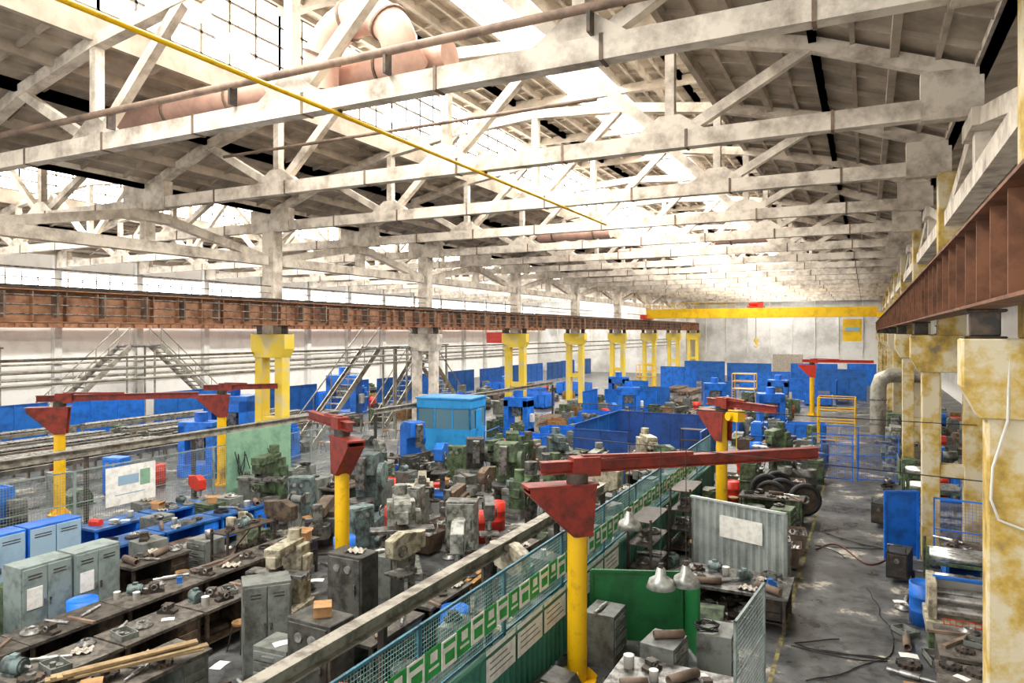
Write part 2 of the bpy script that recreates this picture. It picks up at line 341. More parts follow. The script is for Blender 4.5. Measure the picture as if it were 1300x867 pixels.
# ---------------------------------------------------------------- jib cranes
def jib(ph,ang,L,head=red,arm=red,hoist=False):
    a=math.radians(ang); c,s_=math.cos(a),math.sin(a)
    def rot(m):
        m.v=[(x*c-y*s_,x*s_+y*c,z) for x,y,z in m.v]; return m
    pole=M().cyl((0,0,0),(0,0,ph+.4),.18,n=18).cyl((0,0,0),(0,0,.05),.35,n=18)
    pl=lambda y:rot(M().ext([(-.1,ph-.5),(.22,ph-.5),(.3,ph+.4),(-.95,ph+.4),(-.95,ph+.28)],'y',y-.012,y+.012))
    ar=rot(M().box(-.7,-.1,ph+.62,L,.1,ph+.64).box(-.7,-.012,ph+.64,L,.012,ph+.82).box(-.7,-.1,ph+.82,L,.1,ph+.84))
    parts=[('pole',pole,yellow)]
    for k in range(4):
        b=k*math.pi/2+.4; parts.append(('base_gusset',M().bar((.15*math.cos(b),.15*math.sin(b),.2),(.32*math.cos(b),.32*math.sin(b),.05),.02,.15),yellow))
    parts+=[('gusset_plate',pl(-.2),head),('gusset_plate',pl(.2),head),('sloping_web',rot(M().bar((-.12,0,ph-.5),(-.95,0,ph+.3),.38,.02)),head),('head_plate',rot(M().box(-1.0,-.22,ph+.4,.34,.22,ph+.44)),head),
      ('swivel',rot(M().cyl((0,0,ph+.44),(0,0,ph+.62),.2,n=14)),darksteel),('arm',ar,arm),('cover_plate',rot(M().box(-.12,-.15,ph+.56,.4,.15,ph+.9)),head),('stiffener_plate',rot(M().bar((.1,0,ph+.9),(L*.45,0,ph+.86),.12,.06)),arm)]
    if hoist:
        parts.append(('chain_hoist',rot(M().box(L*.2,-.15,ph+.2,L*.2+.45,.15,ph+.55).cyl((L*.2+.1,-.25,ph+.35),(L*.2+.1,.25,ph+.35),.14,n=10).cyl((L*.2+.22,0,ph-1.2),(L*.2+.22,0,ph+.2),.015,n=5)),yellow))
    return thing('jib_crane','jib crane','yellow post jib crane with dark red gusset head and arm',parts)
def putjib(x,y,*a,**k):
    o=jib(*a,**k); o.location=(x,y,0); occ(x-.4,y-.4,x+.4,y+.4)
putjib(-4.68,12.0,3.15,43,5.2)
putjib(-11.6,13.8,3.3,150,2.6)
putjib(-24.9,14.9,3.3,45,4.4)
putjib(-23.9,20.9,3.3,45,2.2)
putjib(-4.2,23.6,3.3,-40,2.4,hoist=True)
putjib(-3.7,58.5,3.4,5,4.2,head=redb,arm=redb)
# ---------------------------------------------------------------- fences
def meshpanel(L,h,mt,wm=None,z0=.1,sp=.08):
    wm=wm or mt
    def f():
        fr=M().box(0,-.02,0,.04,.02,h).box(L-.04,-.02,0,L,.02,h).box(0,-.02,h-.04,L,.02,h).box(0,-.02,z0,L,.02,z0+.04).box(0,-.015,h*.55,L,.015,h*.55+.03)
        w=M(); x=sp
        while x<L: w.box(x-.003,-.003,z0,x+.003,.003,h); x+=sp
        z=z0+sp
        while z<h: w.box(0,-.003,z-.003,L,.003,z+.003); z+=sp
        return thing('mesh_fence_panel','fence','steel framed wire mesh fence panel around the work bays',[('frame',fr,mt),('wire_mesh',w,wm)])
    return f
FX=-5.4; occ(FX-.15,0,FX+.25,28)
for i in range(9):
    put('teal framed mesh fence panels',meshpanel(2.5,2.35,teal,meshm,sp=.06),FX,5.5+i*2.5,0,90)
def corr(L,h,mt,name='corrugated_panel',lab='corrugated sheet metal screen'):
    def f(): return thing(name,'screen',lab,[('sheet',M().wave(L,.05,h),mt),('top_rail',M().box(0,-.05,h,L,.05,h+.05),mt),('post',M().box(0,.03,0,.05,.08,h),mt),('post',M().box(L-.05,.03,0,L,.08,h),mt)])
    return f
for i in range(9):
    put('green corrugated panels on fence',corr(2.5,1.25,gcorr,lab='green corrugated sheet screen along the mesh fence'),FX+.12,5.5+i*2.5,0,90)
def flag(g):
    def f():
        b=M().box(-.006,0,0,.006,.4,.4)
        k=M()
        if g: k.box(.007,.08,.1,.009,.34,.14).box(.007,.12,.2,.009,.3,.34)
        else: k.box(.007,.04,.3,.009,.36,.37).box(.007,.08,.06,.009,.34,.22)
        return thing('safety_placard','sign','green and white placard fixed on the mesh fence',[('board',b,pgreen if g else paper),('printed_mark',k,paper if g else pgreen)])
    return f
y=6.0;i=0
while y<26:
    put('placards on the fence %d'%(i%2),flag(i%2),FX+.028,y,1.52+R.uniform(-.015,.015)); y+=.42; i+=1
def poster():
    return thing('poster','poster','white printed notice sheet on the green fence',[('sheet',M().box(-.004,0,0,.006,1.0,.55),paper)]+[('printed_line',M().box(.007,.1,.12+j*.1,.009,.9-.1*(j%3),.14+j*.1),mat('ink','#5c6a66')) for j in range(4)])
for y in (9.6,10.7,11.8,12.9,14.0,15.1): put('white notices on fence',poster,FX+.16,y,.82)
for i in range(7): put('pale mesh fence panels',meshpanel(2.5,2.2,graygreen),-21.0,8+i*2.5,0,90)
occ(-21.1,8,-20.8,26)
thing('notice_board','board','pale green sheet metal board on the mesh fence',[('board',M().box(-20.95,18.5,.0,-20.88,21.7,2.6),mint),('hanging_cable',M().tube([(-20.82,18.8+.3*math.sin(t*.5)+.05*t,1.9-.9*abs(math.sin(t*.8))) for t in range(14)],.018,5),cable),('hanging_cable',M().tube([(-20.82,20.4+.25*math.sin(t*.9)+.02*t,1.8-.8*abs(math.sin(t*.7))) for t in range(16)],.018,5),cable)])
thing('wall_map','poster','white plan sheet hung on the mesh fence',[('sheet',M().box(-20.92,13.9,.9,-20.9,15.6,2.1),paper),('printed_area',M().box(-20.9,14.2,1.2,-20.895,15.2,1.23),lightblue),('printed_area',M().box(-20.9,14.3,1.5,-20.895,15.0,1.8),lightblue),('printed_area',M().box(-20.9,15.05,1.4,-20.895,15.4,1.9),mint)])
def longbeam(L,z,x,y0,mt=beamm):
    b=M().box(-.12,0,z,.12,L,z+.03).box(-.02,0,z+.03,.02,L,z+.22).box(-.12,0,z+.22,.12,L,z+.25)
    parts=[('beam',b,mt)]
    for i in range(5):
        k=min(L-.1,i*L/4); parts.append(('post',M().box(-.06,k,0,.06,k+.1,z),darksteel)); occ(x-.1,y0+k-.05,x+.1,y0+k+.15)
    o=thing('monorail_beam','steel beam','grimy steel monorail beam on posts above machines',parts); o.location=(x,y0,0)
longbeam(14,1.72,-6.8,5.5); longbeam(22,2.3,-21.5,28); longbeam(16,2.4,-22.1,10.0)
# ---------------------------------------------------------------- furniture & machines
def cabinet(w,d,h,body,door,lab,sheet=False):
    def f():
        dr=[]
        for s_ in (0,1):
            x0=.03+s_*(w/2-.02); x1=x0+w/2-.04
            dd=M().box(x0,-.02,.08,x1,0,h-.05)
            hx=(x1-.06) if s_==0 else x0+.03
            dr.append(('door',dd,door,[('handle',M().box(hx,-.05,h*.5,hx+.03,-.02,h*.5+.14),steel),('vent_slot',M().box(x0+.1,-.025,h-.2,x1-.1,-.02,h-.18),darksteel),('vent_slot',M().box(x0+.1,-.025,h-.26,x1-.1,-.02,h-.24),darksteel)]))
        parts=[('body',M().box(0,0,.05,w,d,h).box(.03,.03,0,w-.03,d-.03,.05),body)]+dr
        if sheet: parts.append(('posted_sheet',M().box(.1,-.03,h*.5,w/2-.1,-.022,h*.5+.42),paper))
        return thing('steel_cabinet','cabinet',lab,parts,bev=.006)
    return f
def bench(w,d,h,mt,top=grime):
    def f():
        parts=[('worktop',M().box(0,0,h-.06,w,d,h),top)]
        for x in (.05,w-.11):
            for y in (.04,d-.1): parts.append(('leg',M().box(x,y,0,x+.06,y+.06,h-.06),mt))
        parts.append(('shelf',M().box(.05,.05,.22,w-.05,d-.05,.25),mt)); parts.append(('back_panel',M().box(.05,d-.05,.2,w-.05,d-.03,h-.06),mt))
        parts.append(('drawer_unit',M().box(w-.55,.03,.3,w-.12,d-.06,h-.06),mt,[('drawer',M().box(w-.53,.0,.32+.17*k,w-.14,.03,.47+.17*k),mt) for k in range(2)]))
        return thing('workbench','workbench','steel workbench with drawers and worn top',parts)
    return f
def rack(w,d,h,n,mt):
    def f():
        parts=[('post',M().box(x,y,0,x+.05,y+.05,h),mt) for x in (0,w-.05) for y in (0,d-.05)]
        parts+=[('shelf',M().box(0,0,.15+(h-.25)*i/(n-1),w,d,.18+(h-.25)*i/(n-1)),mt) for i in range(n)]
        parts+=[('brace',M().bar((.03,d,.2),(w-.03,d,h-.1),.02,.03),mt)]
        return thing('storage_rack','shelving','open steel storage rack holding machine parts',parts)
    return f
def wheel(c,r,ax):
    m=M().lathe([(r-.02,-.015),(r+.01,-.015),(r+.01,.015),(r-.02,.015)],16,c,ax,True)
    for k in range(3):
        a=k*2.1; v={'x':(0,math.cos(a),math.sin(a)),'y':(math.cos(a),0,math.sin(a))}[ax]
        m.bar(c,(c[0]+v[0]*r,c[1]+v[1]*r,c[2]+v[2]*r),.02)
    return m
def lathe_m(mt):
    def f():
        return thing('metal_lathe','lathe','enamelled engine lathe with steel bed and chuck',[
         ('pedestal',M().ext([(-1.25,0),(-.55,0),(-.59,.62),(-1.21,.62)],'y',-.3,.3),mt),('pedestal',M().ext([(.75,0),(1.25,0),(1.21,.62),(.79,.62)],'y',-.3,.3),mt),
         ('chip_tray',M().box(-1.27,-.42,.6,1.3,.4,.65),mt),('bed',M().box(-1.15,-.18,.65,1.25,-.08,.85).box(-1.15,.08,.65,1.25,.18,.85).box(-.65,-.18,.66,1.15,.18,.76),steel),
         ('headstock',M().box(-1.25,-.28,.65,-.57,.3,1.25).box(-1.2,-.22,1.25,-.65,.22,1.32),mt,[('control_knob',M().cyl((-1.05,-.28,1.0),(-1.05,-.35,1.0),.06),steel),('control_knob',M().cyl((-.8,-.28,1.0),(-.8,-.35,1.0),.06),steel)]),
         ('chuck',M().cyl((-.57,0,1.05),(-.43,0,1.05),.16,n=16).c(-.4,0,1.15,.06,.06,.08).c(-.4,-.08,.98,.06,.06,.08).c(-.4,.08,.98,.06,.06,.08),brightsteel),
         ('carriage',M().box(-.15,-.3,.85,.25,.28,.92).box(-.15,-.36,.62,.25,-.3,.92).box(-.05,-.2,.92,.15,.2,1.0).box(0,-.1,1.0,.11,.04,1.1),steel,[('handwheel',wheel((-.05,-.4,.78),.1,'y'),brightsteel)]),
         ('tailstock',M().ext([(.75,.85),(1.1,.85),(1.05,1.12),(.8,1.12)],'y',-.12,.12).cyl((.6,0,1.05),(1.15,0,1.05),.06,n=10),mt),
         ('splash_guard',M().box(-.75,.32,.65,1.25,.35,1.2),mt)],bev=.01)
    return f
def mill(mt):
    def f():
        return thing('milling_machine','milling machine','knee-type milling machine with overarm and table',[
         ('base',M().box(-.45,-.9,0,.45,.5,.16),mt),('column',M().ext([(-.05,.16),(.5,.16),(.45,1.65),(.02,1.65)],'x',-.34,.34),mt),
         ('overarm',M().box(-.2,-.75,1.55,.2,.4,1.78).box(-.13,-.8,1.3,.13,-.55,1.6),mt),
         ('motor',M().cyl((0,.3,1.78),(0,.3,2.02),.16,n=14),mt),
         ('knee',M().ext([(-.75,.75),(-.05,.55),(-.05,1.0),(-.75,1.0)],'x',-.26,.26),mt),('lead_screw',M().cyl((0,-.5,.16),(0,-.5,.8),.05),steel),
         ('work_table',M().box(-.75,-.68,1.05,.75,-.3,1.15).box(-.3,-.7,1.0,.3,-.2,1.05),steel,[('vise',M().box(-.15,-.6,1.15,.15,-.4,1.2).box(-.15,-.6,1.2,-.08,-.4,1.28).box(.05,-.6,1.2,.1,-.4,1.28),darksteel)]),
         ('spindle_head',M().cyl((0,-.5,1.25),(0,-.5,1.6),.1,.13,n=14).cyl((0,-.5,1.17),(0,-.5,1.25),.03),steel),
         ('handwheel',wheel((.82,-.5,1.1),.12,'x'),steel),('handwheel',wheel((0,-.82,.88),.13,'y'),steel),
         ('switch_box',M().box(.34,.05,1.0,.48,.35,1.4),mt)],bev=.015)
    return f
def drill(mt):
    def f():
        return thing('pillar_drill','drill press','pillar drilling machine with round column and feed wheel',[
         ('base',M().box(-.35,-.55,0,.35,.35,.14),mt),('pillar',M().cyl((0,.12,.14),(0,.12,1.75),.09,n=14),steel),
         ('work_table',M().box(-.28,-.5,.85,.28,-.02,.92).box(-.1,-.05,.8,.1,.22,.95),steel),
         ('drill_head',M().ext([(-.6,1.35),(-.35,1.25),(.3,1.35),(.35,1.8),(-.2,1.9),(-.6,1.75)],'x',-.14,.14),mt),
         ('motor',M().cyl((0,.42,1.4),(0,.42,1.8),.13,n=12),mt),('spindle',M().cyl((0,-.42,1.05),(0,-.42,1.3),.05,.06),brightsteel),
         ('feed_wheel',wheel((.2,-.35,1.5),.14,'x'),steel)],bev=.012)
    return f
def ebox(mt):
    def f():
        return thing('control_cabinet','electrical cabinet','upright enamelled machine control cabinet with dials',[
          ('body',M().box(-.4,-.25,.08,.4,.25,1.45),mt),('plinth',M().box(-.36,-.22,0,.36,.22,.08),darksteel),
          ('door',M().box(-.36,-.275,.14,.36,-.25,1.4),mt,[('handle',M().box(.25,-.31,.75,.28,-.275,.95),steel),('gauge',M().cyl((-.15,-.275,1.2),(-.15,-.3,1.2),.07),brightsteel),('gauge',M().cyl((.1,-.275,1.2),(.1,-.3,1.2),.07),brightsteel)])],bev=.012)
    return f
def grinder(mt):
    def f():
        return thing('pedestal_grinder','grinder','double-wheel pedestal grinder on round pedestal',[('pedestal',M().cyl((0,0,0),(0,0,.06),.26).cyl((0,0,.06),(0,0,.9),.16,.12),mt),
         ('motor',M().cyl((-.2,0,1.03),(.2,0,1.03),.14),mt),('grinding_wheel',M().cyl((-.32,0,1.03),(-.25,0,1.03),.18,n=18),steel),('grinding_wheel',M().cyl((.25,0,1.03),(.32,0,1.03),.18,n=18),steel),
         ('wheel_guard',M().box(-.36,.02,.9,-.22,.24,1.24),mt),('wheel_guard',M().box(.22,.02,.9,.36,.24,1.24),mt)],bev=.008)
    return f
def boring(mt):
    def f():
        return thing('slotting_machine','machine tool','large cast slotting machine with rotary table',[
         ('base',M().box(-.6,-1.1,0,.6,.6,.3),mt),('column',M().ext([(.0,.3),(.6,.3),(.6,1.9),(.2,2.1),(-.45,2.1),(-.5,1.5),(-.1,1.4)],'x',-.35,.35),mt),
         ('ram',M().box(-.14,-.7,1.1,.14,-.48,2.05),steel),('rotary_table',M().cyl((0,-.6,.3),(0,-.6,.7),.3,n=18).cyl((0,-.6,.7),(0,-.6,.8),.42,n=20),steel),
         ('gear_cover',M().cyl((.35,.15,1.4),(.5,.15,1.4),.38,n=20),mt),('handwheel',wheel((.62,-.6,.5),.16,'x'),steel)],bev=.015)
    return f
def shaper(mt):
    def f():
        return thing('shaping_machine','shaping machine','low shaping machine with ram and box table',[
         ('body',M().ext([(-.1,0),(.75,0),(.7,1.0),(-.05,1.0)],'x',-.28,.28),mt),('ram',M().ext([(-.75,1.02),(.8,1.02),(.75,1.28),(-.7,1.28)],'x',-.16,.16),mt),
         ('tool_head',M().box(-.12,-.85,.85,.12,-.74,1.4),steel),('box_table',M().box(-.25,-.75,.4,.25,-.25,.78),steel),('cross_rail',M().box(-.45,-.25,.45,.45,-.1,.85),steel),
         ('belt_guard',M().cyl((.28,.45,.6),(.42,.45,.6),.32,n=20),mt),('motor',M().cyl((-.15,.95,.2),(.2,.95,.2),.17,n=14).box(-.2,.75,0,.25,1.1,.06),mt),('base',M().box(-.35,-.8,0,.35,.8,.06),darksteel)],bev=.012)
    return f
def radial(mt):
    def f():
        return thing('radial_drill','drill press','radial drilling machine with round column and swing arm',[
         ('base',M().box(-.4,-1.1,0,.4,.5,.18),mt),('column',M().cyl((0,.15,.18),(0,.15,2.3),.17,n=18),steel),('sleeve',M().cyl((0,.15,1.45),(0,.15,1.95),.24,n=18),mt),
         ('arm',M().ext([(-1.0,1.5),(.1,1.45),(.1,1.9),(-1.0,1.75)],'x',-.1,.1),mt),('drill_head',M().box(-.22,-.95,1.2,.22,-.55,1.95),mt),('motor',M().cyl((0,-.75,1.95),(0,-.75,2.25),.13,n=12),mt),
         ('spindle',M().cyl((0,-.75,.85),(0,-.75,1.2),.04),brightsteel),('box_table',M().box(-.25,-.95,.18,.25,-.5,.6),steel),('feed_wheel',wheel((.26,-.75,1.4),.15,'x'),steel)],bev=.012)
    return f
# small items
T=thing
def it_flange(): return T('flange','machine part','turned steel flange ring with hub',[('ring',M().lathe([(.08,0),(.2,0),(.2,.04),(.12,.05),(.12,.1),(.08,.1)],18,closed=True),steel)])
def it_gear():
    pts=[]
    for i in range(48):
        r=.2 if (i//2)%2 else .17; a=2*math.pi*i/48; pts.append((r*math.cos(a),r*math.sin(a)))
    return T('gear','machine part','dark toothed gear wheel with steel hub',[('toothed_rim',M().ext(pts,'z',0,.06),darksteel),('hub',M().cyl((0,0,.06),(0,0,.1),.07),steel)])
def it_carton(): return T('cardboard_box','box','brown cardboard carton with open flaps',[('body',M().box(-.2,-.15,0,.2,.15,.22),card),('flap',M().add([(-.2,-.15,.22),(.2,-.15,.22),(.2,-.26,.27),(-.2,-.26,.27)],[(0,1,2,3)]),card),('flap',M().add([(-.2,.15,.22),(.2,.15,.22),(.2,.27,.25),(-.2,.27,.25)],[(0,1,2,3)]),card)])
def it_shaft(): return T('shaft','machine part','stepped bright turned steel shaft',[('shaft',M().cyl((-.35,0,.05),(-.1,0,.05),.03).cyl((-.1,0,.05),(.2,0,.05),.05).cyl((.2,0,.05),(.4,0,.05),.035),brightsteel)])
def it_tray(): return T('parts_tray','tray','open grey steel tray of small parts',[('tray',M().box(-.25,-.17,0,.25,.17,.02).box(-.25,-.17,0,-.23,.17,.12).box(.23,-.17,0,.25,.17,.12).box(-.25,-.17,0,.25,-.15,.12).box(-.25,.15,0,.25,.17,.12),cabgray),
      ('part',M().cyl((-.1,0,.02),(-.1,0,.1),.05),steel),('part',M().cyl((.05,.05,.02),(.05,.05,.09),.06),steel)])
def it_tool(): return T('toolbox','toolbox','red metal toolbox with wire handle',[('body',M().ext([(-.12,0),(.12,0),(.12,.14),(.05,.22),(-.05,.22),(-.12,.14)],'x',-.22,.22),redb),('handle',M().tube([(-.1,0,.21),(-.1,0,.28),(.1,0,.28),(.1,0,.21)],.012,6),steel)])
def it_bucket(): return T('bucket','bucket','grey metal bucket with wire handle',[('pail',M().lathe([(.001,0),(.11,0),(.15,.26),(.14,.26),(.1,.01)],16),steel),('handle',M().tube([(.15*math.cos(t),0,.26+.13*math.sin(t)) for t in [i*math.pi/8 for i in range(9)]],.006,5),darksteel)])
def it_paper(): return T('paper_sheet','paper','loose creased white sheet of paper',[('sheet',M().add([(-.15,-.1,.002),(.0,-.1,.012),(.15,-.1,.003),(.15,.1,.006),(0,.1,.014),(-.15,.1,.002)],[(0,1,4,5),(1,2,3,4)]),paper)])
def it_block(): return T('steel_casting','machine part','rough dark steel casting with bored hole',[('casting',M().ext([(-.2,0),(.2,0),(.2,.06),(.1,.1),(.1,.2),(-.1,.2),(-.1,.1),(-.2,.06)],'y',-.1,.1),darksteel),('bore',M().lathe([(.04,-.12),(.07,-.12),(.07,.12),(.04,.12)],12,(0,0,.13),'y',True),steel)])
def it_pipe(): return T('pipe_offcut','pipe','short rusty offcut of steel tube',[('tube',M().lathe([(.06,-.3),(.08,-.3),(.08,.3),(.06,.3)],12,(0,0,.08),'x',True),rust2)])
def it_coil(): return T('wire_coil','cable','loose coil of black cable',[('coil',M().tube([((.18+.02*(i%3))*math.cos(i*.5),(.18+.02*(i%3))*math.sin(i*.5),.02+.0018*i) for i in range(50)],.012,5),cable)])
def it_vise(): return T('bench_vise','vise','blue bench vise with steel jaw',[('body',M().box(-.08,-.12,0,.08,.12,.04).ext([(-.1,.04),(.1,.04),(.1,.17),(-.02,.17),(-.02,.12),(-.1,.1)],'x',-.07,.07),blue),('jaw',M().box(-.09,-.22,.1,.09,-.14,.17),steel),('screw',M().cyl((0,-.35,.08),(0,-.1,.08),.018).bar((-.1,-.34,.08),(.1,-.34,.08),.012),brightsteel)])
def it_can(): return T('paint_can','can','small pale metal paint can',[('can',M().lathe([(.001,0),(.09,0),(.09,.2),(.095,.205),(.08,.21),(.001,.2)],14),white)])
def it_rag(): return T('rag','cloth','crumpled pale cleaning rag',[('cloth',(lambda m:[m.add([(.04*i-.2,.04*j-.16,.03+.03*math.sin(i*1.7+j)+.02*math.cos(j*2.3)) for j in range(9) for i in range(11)],[(j*11+i,j*11+i+1,j*11+i+12,j*11+i+11) for j in range(8) for i in range(10)],True)] and m)(M()),mat('rag','#b5ae9f','#767065',6))])
def it_bar(): return T('steel_bar','steel bar','square rusty steel bar offcut',[('bar',M().box(-.45,-.04,0,.45,.04,.06),rust2)])
def it_motor(): return T('electric_motor','motor','small grey finned electric motor',[('stator',M().cyl((-.18,0,.14),(.16,0,.14),.13,n=14).cyl((.16,0,.14),(.2,0,.14),.1,n=14),mgray),('shaft',M().cyl((.2,0,.14),(.32,0,.14),.025),brightsteel),('foot',M().box(-.14,-.13,0,.12,.13,.04),mgray),('terminal_box',M().box(-.06,-.05,.26,.06,.05,.32),mgray)])
ITEMS=[('flanges',it_flange,5),('gears',it_gear,5),('cartons',it_carton,1.6),('shafts',it_shaft,5),('parts trays',it_tray,2),('toolboxes',it_tool,.5),('buckets',it_bucket,1.4),('loose papers',it_paper,5),('castings',it_block,6),('pipe offcuts',it_pipe,4),('cable coils',it_coil,2),('bench vises',it_vise,1),('paint cans',it_can,2.5),('rags',it_rag,3.5),('bar offcuts',it_bar,5),('small motors',it_motor,3)]
def scatter(x0,y0,x1,y1,z,n,only=None,floor=False,dd=.11):
    pool=[i for i in ITEMS if not only or i[0] in only]; pl=[]
    for _ in range(n):
        for t in range(15):
            x=R.uniform(x0+.2,max(x0+.21,x1-.2)); y=R.uniform(y0+.2,max(y0+.21,y1-.2))
            if all((x-a)**2+(y-b)**2>dd for a,b in pl) and (not floor or isfree(x,y,.22)): break
        else: continue
        pl.append((x,y)); k=R.choices(pool,[i[2] for i in pool])[0]
        if len(CACHE.get(k[0],[]))>290: continue
        s_=R.uniform(.7,1.0)*(1.15 if floor else 1)
        put(k[0],k[1],x,y,z,R.uniform(0,360),(s_,s_,s_))
        if floor: occ(x-.18,y-.18,x+.18,y+.18)
FLAT=('gears','flanges','shafts','castings','bar offcuts','loose papers','pipe offcuts')
def putbench(x,y,L,mt,rz=90,d=.9,h=.9,n=9,top=grime):
    put('workbenches %s %.1f'%(mt.name,L),bench(L,d,h,mt,top),x,y,0,rz)
    if rz==90: scatter(x-d,y,x,y+L,h,n); scatter(x-d+.2,y+.1,x-.1,y+L-.7,.25,n//2,FLAT); occ(x-d,y,x,y+L)
    else: scatter(x,y,x+L,y+d,h,n); scatter(x+.1,y+.1,x+L-.7,y+d-.2,.25,n//2,FLAT); occ(x,y,x+L,y+d)
# left foreground rows
for i in range(5): putbench(-12.9,5.4+i*1.82,1.8,darksteel,n=15)
for i in range(2): putbench(-10.0,5.2+i*1.7,1.65,cabgray,n=8)
for i in range(3): putbench(-11.4,6.3+i*1.65,1.6,brownm,n=12)
for y in (8.05,9.1): put('grey green cabinets',cabinet(1.0,.6,1.7,graygreen,graygreen,'grey-green two-door steel cabinet with posted sheets',True),-14.7,y,0,90); occ(-15.4,y,-14.6,y+1.0)
for y in (8.4,9.7): put('blue cabinets',cabinet(1.25,.6,1.75,blue2,lightblue,'blue steel cabinet with pale doors'),-17.4,y,0,90); occ(-18.1,y,-17.3,y+1.25)
put('tall grey cabinets',cabinet(.85,.6,1.7,cabgray,cabgray,'dull grey steel cabinet among workbenches'),-10.1,9.3,0,50); occ(-10.7,9.2,-9.5,10.3)
for y in (11.1,12.95,14.8): putbench(-16.9,y,1.8,blue2,n=8,top=bluetop)
for y in (12.2,14.1): putbench(-18.8,y,1.8,blue2,n=8,top=bluetop)
putbench(-19.0,9.5,2.2,darksteel,n=9); putbench(-15.0,10.6,1.6,darksteel,n=10)
def board(): return thing('timber_plank','plank','long weathered timber plank laid across benches',[('plank',M().box(-.95,-.07,0,.95,.07,.03),woodpale)])
for i in range(6): put('loose planks',board,-10.55+.06*i,7.2+i*.05,1.06+.032*(i%4),62+R.uniform(-5,5))
put('red drills',drill(redb),-20.2,16.6,0,75,(.8,.8,.8)); occ(-20.7,16.1,-19.7,17.1)
occ(-22.5,30.5,-17.3,36); occ(-19.5,28,-16,31)
occ(-12.6,31.2,-6.3,38.2); occ(0,45.4,4,46.6)
def plat():
    m=M()
    for x in (0,1.7):
        for y in (0,1.3): m.cyl((x,y,0),(x,y,3.0),.04,n=8)
    for z in (.9,1.8,2.4,3.0): m.cyl((0,0,z),(1.7,0,z),.03,n=6).cyl((0,1.3,z),(1.7,1.3,z),.03,n=6).cyl((0,0,z),(0,1.3,z),.03,n=6).cyl((1.7,0,z),(1.7,1.3,z),.03,n=6)
    return thing('service_platform','platform','yellow tubular service platform with guard rails',[('frame',m,yellow),('deck',M().box(0,0,1.75,1.7,1.3,1.8),steel)]+[('rung',M().box(-.05,.4,.2+k*.2,0,.9,.23+k*.2),yellow) for k in range(9)])
for x,y in ((-2.2,39),(-9.6,58.5),(-20.9,70)): put('yellow platforms',plat,x,y); occ(x-.3,y-.2,x+2,y+1.6)
MT={'g':green,'y':gray,'e':mgray,'b':blue2,'c':cabgray,'d':dgray,'n':brownm,'w':creamm}
KN={'m':('milling machines',mill,.85),'d':('pillar drills',drill,.48),'l':('engine lathes',lathe_m,1.1),'e':('control cabinets',ebox,.42),'s':('slotting machines',boring,.95),'g':('pedestal grinders',grinder,.38),'h':('shaping machines',shaper,.9),'r':('radial drills',radial,.9)}
def machine(k,x,y,rz,sz=None):
    nm,fn,r=KN[k[0]]; mt=MT[k[1]]; q=sz or R.uniform(.9,1.18); sc=(q,q,q*R.uniform(.92,1.05))
    if k[0]=='l':
        if not (isfree(x,y,.45) and isfree(x,y-.85,.5) and isfree(x,y+.85,.5)): return False
        put(nm+' '+mt.name,fn(mt),x,y,0,90+R.uniform(-3,3),(1,1,1.05)); occ(x-.42,y-1.3,x+.42,y+1.3); return True
    r*=q
    if not isfree(x,y,r): return False
    put(nm+' '+mt.name,fn(mt),x,y,0,rz,sc); occ(x-r,y-r,x+r,y+r)
    if k[0]=='e' and R.random()<.6: scatter(x-.3,y-.25,x+.3,y+.25,1.45*sc[2],1,('cartons','loose papers','rags','paint cans'))
    return True
def row(x,ys,kinds,rz0=0,jit=35):
    for y,k in zip(ys,kinds): machine(k,x+R.uniform(-.4,.4),y+R.uniform(-.3,.3),rz0+R.uniform(-jit,jit))
for k,x,y in (('my',-11.1,15.6),('ey',-10.4,17.6),('sg',-11.8,23.2),('ey',-12.4,17.8),('hd',-9.3,15.0),('se',-14.9,19),('mw',-16.6,18.6),('mg',-9.2,21.5),('my',-14.4,13.6),('hn',-14.3,16.2),('mg',-18.9,18.6)): machine(k,x,y,R.uniform(0,40),1.1)
row(-9.4,(11.7,13.3,16.8,19.0,24.2,26.0,28.0),('ed','dw','dd','rg','dg','my','sg'),20)
row(-12.1,(19.6,21.3,25.6,28.0),('hn','md','rg','me'),25)
row(-14.3,(21.4,23.4,25.6,28.0),('hw','db','sd','mg'),20)
row(-16.4,(21.3,24.3,27.3),('ly','ld','lg'))
row(-8.2,(8.9,14.2,19.0,23.4,30),('ed','dy','en','mg','mw'),10)
row(-18.6,(21.5,24,26.4),('re','dy','sb'),30)
for x,y in ((-7.6,9.8),(-7.6,11.7),(-7.6,15.2),(-7.6,17.0),(-7.6,20.6),(-7.6,25),(-9.9,10.6)):
    if isfree(x-.45,y+.8,.5): putbench(x,y,1.6,R.choice([cabgray,darksteel]),n=11)
for _ in range(400):
    x=R.uniform(-20,-6.3); y=R.uniform(10,29.5)
    if R.random()<.75: machine(R.choice('mdghslre')+R.choice('gyednwcb' if R.random()<.5 else 'gyednw'),x,y,R.uniform(0,120))
    if _%8==0 and isfree(x-.45,y+.4,.46) and isfree(x-.45,y+1.2,.46): putbench(x,y,1.6,R.choice([cabgray,darksteel,brownm,green]),h=.9,n=10)
    if _%15==0 and isfree(x-.3,y+.4,.42) and isfree(x-.3,y+1.2,.42):
        put('storage racks dark',rack(1.6,.6,1.4,3,darksteel),x,y,0,90); occ(x-.6,y,x,y+1.6)
        for z in (.18,.755,1.33): scatter(x-.6,y,x,y+1.6,z,5,('castings','gears','flanges','shafts','bar offcuts') if z<1.3 else ('small motors','castings','cartons','gears'))
